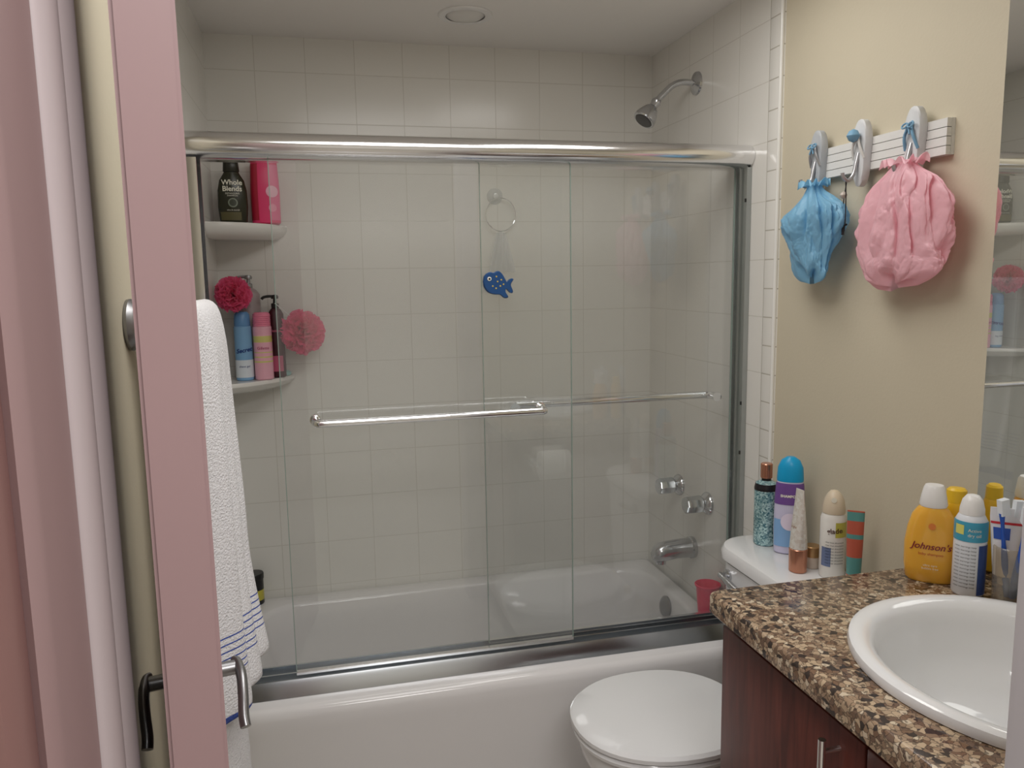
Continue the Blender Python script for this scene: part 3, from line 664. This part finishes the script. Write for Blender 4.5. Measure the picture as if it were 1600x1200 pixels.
def stick(x_,y_,lean,c,hh=.17,name='toothbrush',head=True):
    tb=thing(name,'plastic toothbrush standing in the glass tumbler','toothbrush',(x+x_*.4,y+y_*.4,ZT+.009),0,group='toothbrushes in the tumbler')
    A=Vector((0,0,.0)); B=Vector((x_*1.0+lean[0],y_+lean[1],hh))
    pth=[A.lerp(B,k/8) for k in range(9)]
    mk('handle',*tube(pth,[.0045,.006,.0065,.006,.005,.0035,.003,.003,.005],10),c,True,tb,False)
    d=(B-A).normalized(); Mx=AX(B-d*.004,d)
    Vb,Fb=boxg(-.0055,.0055,-.004,.012,0,.028); mk('bristles',[Mx@Vector(q) for q in Vb],Fb,c if not head else col('bristle',(235,240,245)),False,tb,False)
stick(-.012,.004,(-.010,-.004),col('brush_blue',(40,90,190)),.150)
stick(.006,-.012,(-.004,-.020),col('brush_blue2',(60,120,215)),.160)
stick(.004,.004,(-.002,-.030),col('brush_beige',(205,180,140)),.152)
stick(-.004,-.014,(-.014,-.020),col('brush_blue',(40,90,190)),.145)
stick(.008,.008,(.000,-.010),col('brush_white',(230,232,236)),.145)
t=thing('toothpaste_tube','white toothpaste tube with red and blue print','tube',(x-.006,y+.008,ZT+.03),facing(x,y)+.1)
S=[(0,.010,.010,2),(.012,.011,.011,2),(.016,.018,.014,2),(.06,.022,.011,2.2),(.118,.027,.002,2.6),(.134,.027,.0015,3)]
body('tube_body',S,col('tube_white',(232,232,236),.35),t); patch('label',S,.106,.110,-1.2,1.2,col('tube_red',(200,50,60)),t); patch('label',S,.08,.10,-.9,.1,col('tube_blue',(50,90,180)),t)

# ------------------------------------------------------------ tank items
ZK=.8003
x,y=1.436,-.925
t=thing('fragrance_bottle','round teal glitter body mist bottle with rose gold cap','bottle',(x,y,ZK),facing(x,y))
S=[(0,.026,.026,2),(.004,.029,.029,2),(.150,.029,.029,2),(.163,.026,.026,2),(.169,.014,.014,2)]
body('bottle_body',S,glitter('teal_glitter',srgb(50,110,125),srgb(200,232,232)),t)
body('collar',[(.1692,.012,.012,2),(.176,.012,.012,2)],blackp,t)
body('cap',[(.1762,.0145,.0145,2),(.178,.015,.015,2),(.212,.015,.015,2),(.214,.013,.013,2)],mat('rose_gold',srgb(200,142,116),.25,.8),t)
patch('label',S,.145,.162,-3.1,3.1,col('black_band',(30,28,32)),t,e=.0006,nu=40)
x,y=1.456,-1.000
t=thing('shampoo_bottle','tall purple and white shampoo bottle with bright blue cap','bottle',(x,y,ZK),facing(x,y))
S=[(0,.031,.018,2.4),(.004,.035,.022,2.4),(.06,.037,.023,2.4),(.13,.036,.023,2.4),(.175,.033,.022,2.3),(.185,.031,.021,2.2)]
body('bottle_body',S,col('lilac_white',(205,202,228),.3),t)
body('cap',[(.1852,.0315,.0215,2.2),(.19,.032,.022,2.2),(.22,.030,.021,2.2),(.238,.022,.017,2),(.246,.010,.009,2)],col('azure_cap',(20,160,212),.3),t)
patch('label',S,.128,.182,-1.5,1.5,col('purple_label',(115,80,150)),t); patch('label',S,.02,.09,-1.2,1.2,col('iceblue_label',(135,178,224)),t)
disc('label',S,.002,.085,.022,col('pale_lilac',(230,220,240)),t,e=.0014); text('SHAMPOO',.009,S,.150,M_text_w,t,bold=.0003)
x,y=1.405,-1.118
t=thing('cream_tube','white body cream tube standing on metallic rose gold cap','tube',(x,y,ZK),facing(x,y)-.9)
rgm=mat('rose_gold',srgb(190,130,105),.25,.8)
body('cap',[(0,.019,.018,2),(.002,.021,.020,2),(.055,.022,.021,2),(.057,.020,.019,2)],rgm,t)
S=[(.0575,.021,.020,2),(.10,.0205,.016,2),(.15,.018,.008,2.2),(.192,.0145,.002,2.4),(.198,.014,.0015,3)]
body('tube_body',S,glitter('cream_speckle',srgb(240,238,232),srgb(222,214,204),160),t); text('bright',.008,S,.11,rgm,t)
x,y=1.452,-1.105
t=thing('jar','small jar of cream with rose gold lid','jar',(x,y,ZK),facing(x,y))
body('jar_body',[(0,.016,.016,2),(.003,.018,.018,2),(.028,.018,.018,2)],col('frosted_jar',(215,200,185),.2),t); body('lid',[(.0282,.019,.019,2),(.030,.0195,.0195,2),(.052,.0195,.0195,2),(.054,.017,.017,2)],mat('gold_lid',srgb(176,140,96),.3,.6),t)
x,y=1.462,-1.165
t=thing('air_freshener_can','white aerosol air freshener can with cream spray cap','can',(x,y,ZK),facing(x,y))
S=[(0,.026,.026,2),(.003,.028,.028,2),(.140,.028,.028,2),(.152,.024,.024,2)]
body('can_body',S,col('can_cream',(236,234,228),.3),t)
body('cap',[(.1522,.025,.025,2),(.160,.0255,.0255,2),(.182,.022,.022,2),(.195,.016,.016,2),(.203,.009,.009,2),(.205,.003,.003,2)],col('beige_cap',(215,200,176),.35),t)
disc('nozzle',[(0,.022,.022,2),(.25,.022,.022,2)],0,.186,.006,M_text_w,t,e=.0015)
patch('label',S,.10,.135,.2,1.6,col('yellow_green_label',(200,195,90)),t); text('glade',.016,S,.115,col('brown_ink',(90,60,50)),t,x=.004,rot=.1,bold=.0003)
patch('label',S,.03,.075,-.9,-.1,col('blue_grey_label',(110,125,160)),t)
for k in range(8): text('clean linen directions',.0045,S,.088-.007*k,M_text_d,t,x=.004)
x,y=1.468,-1.234
t=thing('cream_tube','small red, teal and beige cream tube','tube',(x,y,ZK),facing(x,y))
body('cap',[(0,.015,.014,2),(.025,.016,.015,2)],whitep,t)
S=[(.0252,.015,.014,2),(.10,.017,.009,2.2),(.175,.018,.0015,3)]
body('tube_body',S,zstripes('red_teal',srgb(190,96,76),srgb(92,150,146),[(.152,.172),(.112,.122),(.03,.07)],.35,0),t)

# ------------------------------------------------------------ towel bar + towel
tb=thing('towel_rail','brushed nickel wall towel bar with round rosette','towel bar',(XL,-1.2,1.435))
for yy in (-1.345,-.90):
    L('rosette',lathe([(.001,0),(.040,0),(.041,.005),(.036,.012),(.033,.014),(.031,.022),(.026,.028),(.024,.036),(.014,.042),(.010,.044),(.010,.058)],36,AX((XL+.0005,yy,1.435),(1,0,0))),nickel,tb)
L('bar',tube([(XL+.058,-1.352,1.435),(XL+.058,-.893,1.435)],.009,14),nickel,tb)
bx=XL+.058
def towel():
    V=[];Fc=[]
    pts=[]
    for z_ in [.30+.0515*i for i in range(22)]: pts.append(('b',z_))
    arc=[('a',an) for an in (150,120,90,60,30)]
    fr=[('f',z_) for z_ in [1.385-.0315*i for i in range(22)]]
    allp=pts+arc+fr; ny=60
    ya,yb=-1.338,-1.06
    for j,(k,val) in enumerate(allp):
        for i in range(ny+1):
            u=i/ny; yy=ya+(yb-ya)*u
            rd=max(0,1-u/.5)**2
            if k=='b':
                fl=min(.55,max(0,(1.1-val))); x_=bx-.010+.085*fl-.03*rd*fl/.55+.008*math.sin(u*14+1)*min(1,fl*2)*(1-rd); z_=val+.012*math.sin(u*3)
            elif k=='a':
                an=math.radians(val); x_=bx+.018-.014*rd+(.028-.008*rd)*math.cos(an); z_=1.425+.040*math.sin(an)
            else:
                fl=max(0,1.385-val)
                x_=bx+.050+.012*min(1,fl*1.2)+.030*u*(max(0,fl-.42)/.26)**1.3+.010*math.sin(u*20+fl*1.2)*min(1,fl*3)-.050*rd-.03*rd*min(1,fl); z_=val+.045*(u-.6)*(fl/.66)**2
            yy2=yy+.004*math.sin(val*7 if k!='a' else 0)
            V.append((x_,yy2,z_))
    n1=ny+1
    for j in range(len(allp)-1):
        for i in range(ny): Fc.append([j*n1+i,j*n1+i+1,(j+1)*n1+i+1,(j+1)*n1+i])
    bands=[(.800+.013*k,.8027+.013*k) for k in range(6)]+[(.690,.722)]
    m=zstripes('terry_white_blue',srgb(236,235,238),srgb(66,90,172),bands,.95,1.0,260)
    o=mk('towel',V,Fc,m); 
    md=o.modifiers.new('s','SOLIDIFY'); md.thickness=.009; md.offset=0
    md2=o.modifiers.new('b','SUBSURF'); md2.levels=1; md2.render_levels=1
    tag(o,'white terry bath towel with blue stripes hanging from wall bar','towel')
towel()

# ------------------------------------------------------------ hook rack and shower caps
wp=mat('rack_white_paint',srgb(224,224,221),.5,bump=.15,bscale=90)
rk=thing('hook_rack','white grooved wooden wall rack with sandal shaped hooks','hook rack',(XR,-1.19,1.75))
V=[]
for k in range(4):
    z0=1.717+k*.0172; V.append(boxg(1.503,1.514,-1.395,-1.030,z0,z0+.0158))
V.append(boxg(1.5135,1.5218,-1.395,-1.030,1.717,1.785))
mk('board',*merge(V),wp,False,rk)
blue_s=col('strap_blue',(120,165,195),.5); greym=mat('pewter',(.5,.5,.52),.35,.8); greysole=mat('sole_grey_wash',srgb(212,214,216),.5,bump=.2,bscale=80)
for idx,(yy,zc) in enumerate(((-1.015,1.757),(-1.168,1.753),(-1.325,1.748))):
    n=28; out=[]
    for i in range(n):
        th=2*pi*i/n; c=math.cos(th); s=math.sin(th)
        w=.0225+.0035*s; wz=.071
        w2=w*(1-.16*math.exp(-((s+.15)/.35)**2))
        out.append((w2*math.copysign(abs(c)**.85,c), wz*math.copysign(abs(s)**.9,s)))
    rings=[[Vector((xx,yy+a_*k,zc+b_*k)) for a_,b_ in out] for k,xx in ((.95,1.5028),(1,1.500),(1,1.487),(.93,1.4845))]
    hk=mk('hook',*ringloft(rings),greysole if idx else mat('sole_grey',srgb(180,184,188),.5),True,rk)
    V=[tube(smoothpath([(1.486,yy,zc+.042),(1.480,yy-.004,zc+.030),(1.478,yy-.012,zc+.012),(1.486,yy-.017,zc-.012)],5),.0030,8),
       tube(smoothpath([(1.486,yy,zc+.042),(1.480,yy+.004,zc+.030),(1.478,yy+.012,zc+.012),(1.486,yy+.017,zc-.012)],5),.0030,8)]
    mk('strap',*merge(V),greym if idx==0 else blue_s if idx==2 else wp,True,hk,False)
    mk('metal_hook',*tube(smoothpath([(1.485,yy,zc+.0),(1.480,yy,zc-.02),(1.474,yy,zc-.045),(1.462,yy,zc-.058),(1.450,yy,zc-.052),(1.447,yy,zc-.042)],6),.0042,10),greym,True,hk,False)
    if idx==1:
        mk('knob',*lathe([(.001,-.014),(.009,-.010),(.014,0),(.009,.010),(.001,.014)],20,Matrix.Translation((1.470,yy,zc+.036))),blue_s,True,hk,False)
    else:
        mk('bow',*merge([tube([(1.474+.003*math.sin(q),yy+sg*(.008+.007*math.cos(q)),zc+.034+.005*math.sin(q)) for q in [2*pi*k/14 for k in range(14)]],.0018,6,True) for sg in (-1,1)]+[tube([(1.475,yy,zc+.034),(1.473,yy+sg*.007,zc+.016)],.0018,6) for sg in (-1,1)]),blue_s,True,hk,False)
cd=thing('beaded_cord','thin dark cord with wooden bead and small charm on rack hook','necklace',(1.455,-1.168,1.69))
V=[tube(smoothpath([(1.460,-1.168,1.701),(1.468,-1.150,1.67),(1.474,-1.137,1.63),(1.472,-1.145,1.59),(1.464,-1.160,1.60),(1.458,-1.168,1.66),(1.455,-1.168,1.701)],6),.0012,6)]
L('cord',merge(V),M_text_d,cd)
L('bead',lathe([(.001,-.008),(.006,-.005),(.008,0),(.006,.005),(.001,.008)],16,Matrix.Translation((1.459,-1.158,1.665))),col('bead_grey',(190,180,170)),cd)
L('charm',merge([tube([(1.467,-1.15,1.612),(1.467,-1.15,1.58)],.003,6),tube([(1.467,-1.162,1.602),(1.467,-1.138,1.596)],.0022,6)]),M_text_d,cd)

def shcap(name,label,ctr,rx,ry,top,bot,c,seed,k1,skew,prof,lum=.25,crk=1.0):
    nu,nv=360,170; V=[]; H=top-bot
    sd3=Vector((seed,seed*1.7,seed*.6))
    def pr(t):
        for i in range(len(prof)-1):
            if prof[i][0]<=t<=prof[i+1][0]:
                p0=prof[max(i-1,0)];p1=prof[i];p2=prof[i+1];p3=prof[min(i+2,len(prof)-1)]
                u=(t-p1[0])/(p2[0]-p1[0])
                return .5*((2*p1[1])+(-p0[1]+p2[1])*u+(2*p0[1]-5*p1[1]+4*p2[1]-p3[1])*u*u+(-p0[1]+3*p1[1]-3*p2[1]+p3[1])*u**3)
        return prof[-1][1]
    def tri(x): return abs(math.sin(x))*2-1.27
    for j in range(nv+1):
        t_=j/nv; base_=max(pr(t_),.01)
        for i in range(nu):
            th=2*pi*i/nu
            d=Vector((math.cos(th),math.sin(th),1.6*t_))
            w=noise.noise(d*1.1+sd3)*4.4+noise.noise(d*2.6+sd3)*1.3
            f1=max(0,1-t_/1.1)**.6; f2=max(0,1-t_/.75)
            pl=.14*tri(k1*th*.5+w+t_*2.0)*f1+.06*tri(k1*1.15*th+w*2)*f2
            cv=noise.voronoi(d*1.9+sd3*3)[0]
            cr=(cv[1]-cv[0]-.35)*.15*crk*min(1,t_*3)
            cv2=noise.voronoi(d*4.2+sd3*2)[0]
            cr+=(cv2[1]-cv2[0]-.3)*.07*crk*min(1,t_*3)
            cv3=noise.voronoi(d*8.5+sd3)[0]
            cr+=(cv3[1]-cv3[0]-.3)*.028*crk*min(1,t_*3)
            lump=lum*noise.noise(d*1.0+sd3*4)+.10*noise.noise(d*2.4+sd3*2)
            fade=min(1,t_*5)
            R_=base_*(1+pl*min(1,.4+t_*5)+(lump+cr)*fade)
            V.append((min(1.509,ctr[0]+rx*R_*math.cos(th)),ctr[1]+ry*R_*math.sin(th)+skew*(1-t_)**2,top-H*t_+H*(.14*noise.noise(d*1.3+sd3*5)+.05*cr/.15*.3)*min(1,t_*3)))
    Fc=[]
    for j in range(nv):
        for i in range(nu):
            i2=(i+1)%nu; Fc.append([j*nu+i,j*nu+i2,(j+1)*nu+i2,(j+1)*nu+i])
    Fc.append([nv*nu+i for i in range(nu)])
    m=mat(name+'_vinyl',srgb(*c),.34,bump=.4,bscale=34,sheen=.1,var=.03,bdist=.006); translucentize(m,c,.4)
    o=mk('shower_cap',V,Fc,m); rootify(o); tag(o,label,'shower cap')
    V=[];n=140
    for j in range(6):
        for i in range(n):
            th=2*pi*i/n; am=.009*(j/5); rr_=prof[0][1]*.7+.075*j
            V.append((min(1.508,ctr[0]+rx*rr_*math.cos(th)*(1+.15*math.sin(9*th))),ctr[1]+skew+ry*rr_*math.sin(th)*(1+.15*math.sin(7*th+1)),top-.012+.012*math.sin(j/5*pi*.7)+am*math.sin(11*th+j*.6)))
    Fc=[[j*n+i,j*n+(i+1)%n,(j+1)*n+(i+1)%n,(j+1)*n+i] for j in range(5) for i in range(n)]
    mk('ruffle',V,Fc,m,True,o)
    return o
shcap('blue_cap','light blue plastic shower cap hanging from rack hook',(1.460,-1.056,0),.047,.096,1.704,1.490,(150,206,236),1.3,9,.008,
  [(0,.20),(.08,.28),(.2,.54),(.32,.94),(.43,1.04),(.6,.88),(.8,.78),(.92,.68),(.97,.5),(1,.10)],.42,1.2)
shcap('pink_cap','pale pink plastic shower cap hanging from rack hook',(1.466,-1.320,0),.045,.117,1.714,1.476,(254,208,218),5.1,11,-.012,
  [(0,.20),(.07,.34),(.16,.60),(.3,.84),(.5,.97),(.66,1.04),(.82,1.0),(.92,.84),(.98,.55),(1,.10)],.34,1.1)

# ------------------------------------------------------------ lights
def area(name,loc,size,power,colr,rot=(0,0,0),shape='DISK'):
    l=bpy.data.lights.new(name,'AREA'); l.shape=shape; l.size=size; l.energy=power; l.color=colr
    o=bpy.data.objects.new(name,l); o.location=loc; o.rotation_euler=rot; C.objects.link(o); return o
area('room_light',(1.08,-1.04,ZC-.02),.4,2.6,(1,.975,.94))
area('fill_light',(.62,-1.45,ZC-.02),.8,7.6,(1,.985,.96))
area('hall_fill_light',(.6,-2.95,ZC-.03),.8,20,(1,.98,.965))  # unseen lamp, added to brighten the lower alcove through the doorway
w=bpy.data.worlds.new('w'); sc.world=w; w.use_nodes=True; w.node_tree.nodes['Background'].inputs[0].default_value=(.8,.75,.7,1); w.node_tree.nodes['Background'].inputs[1].default_value=.3
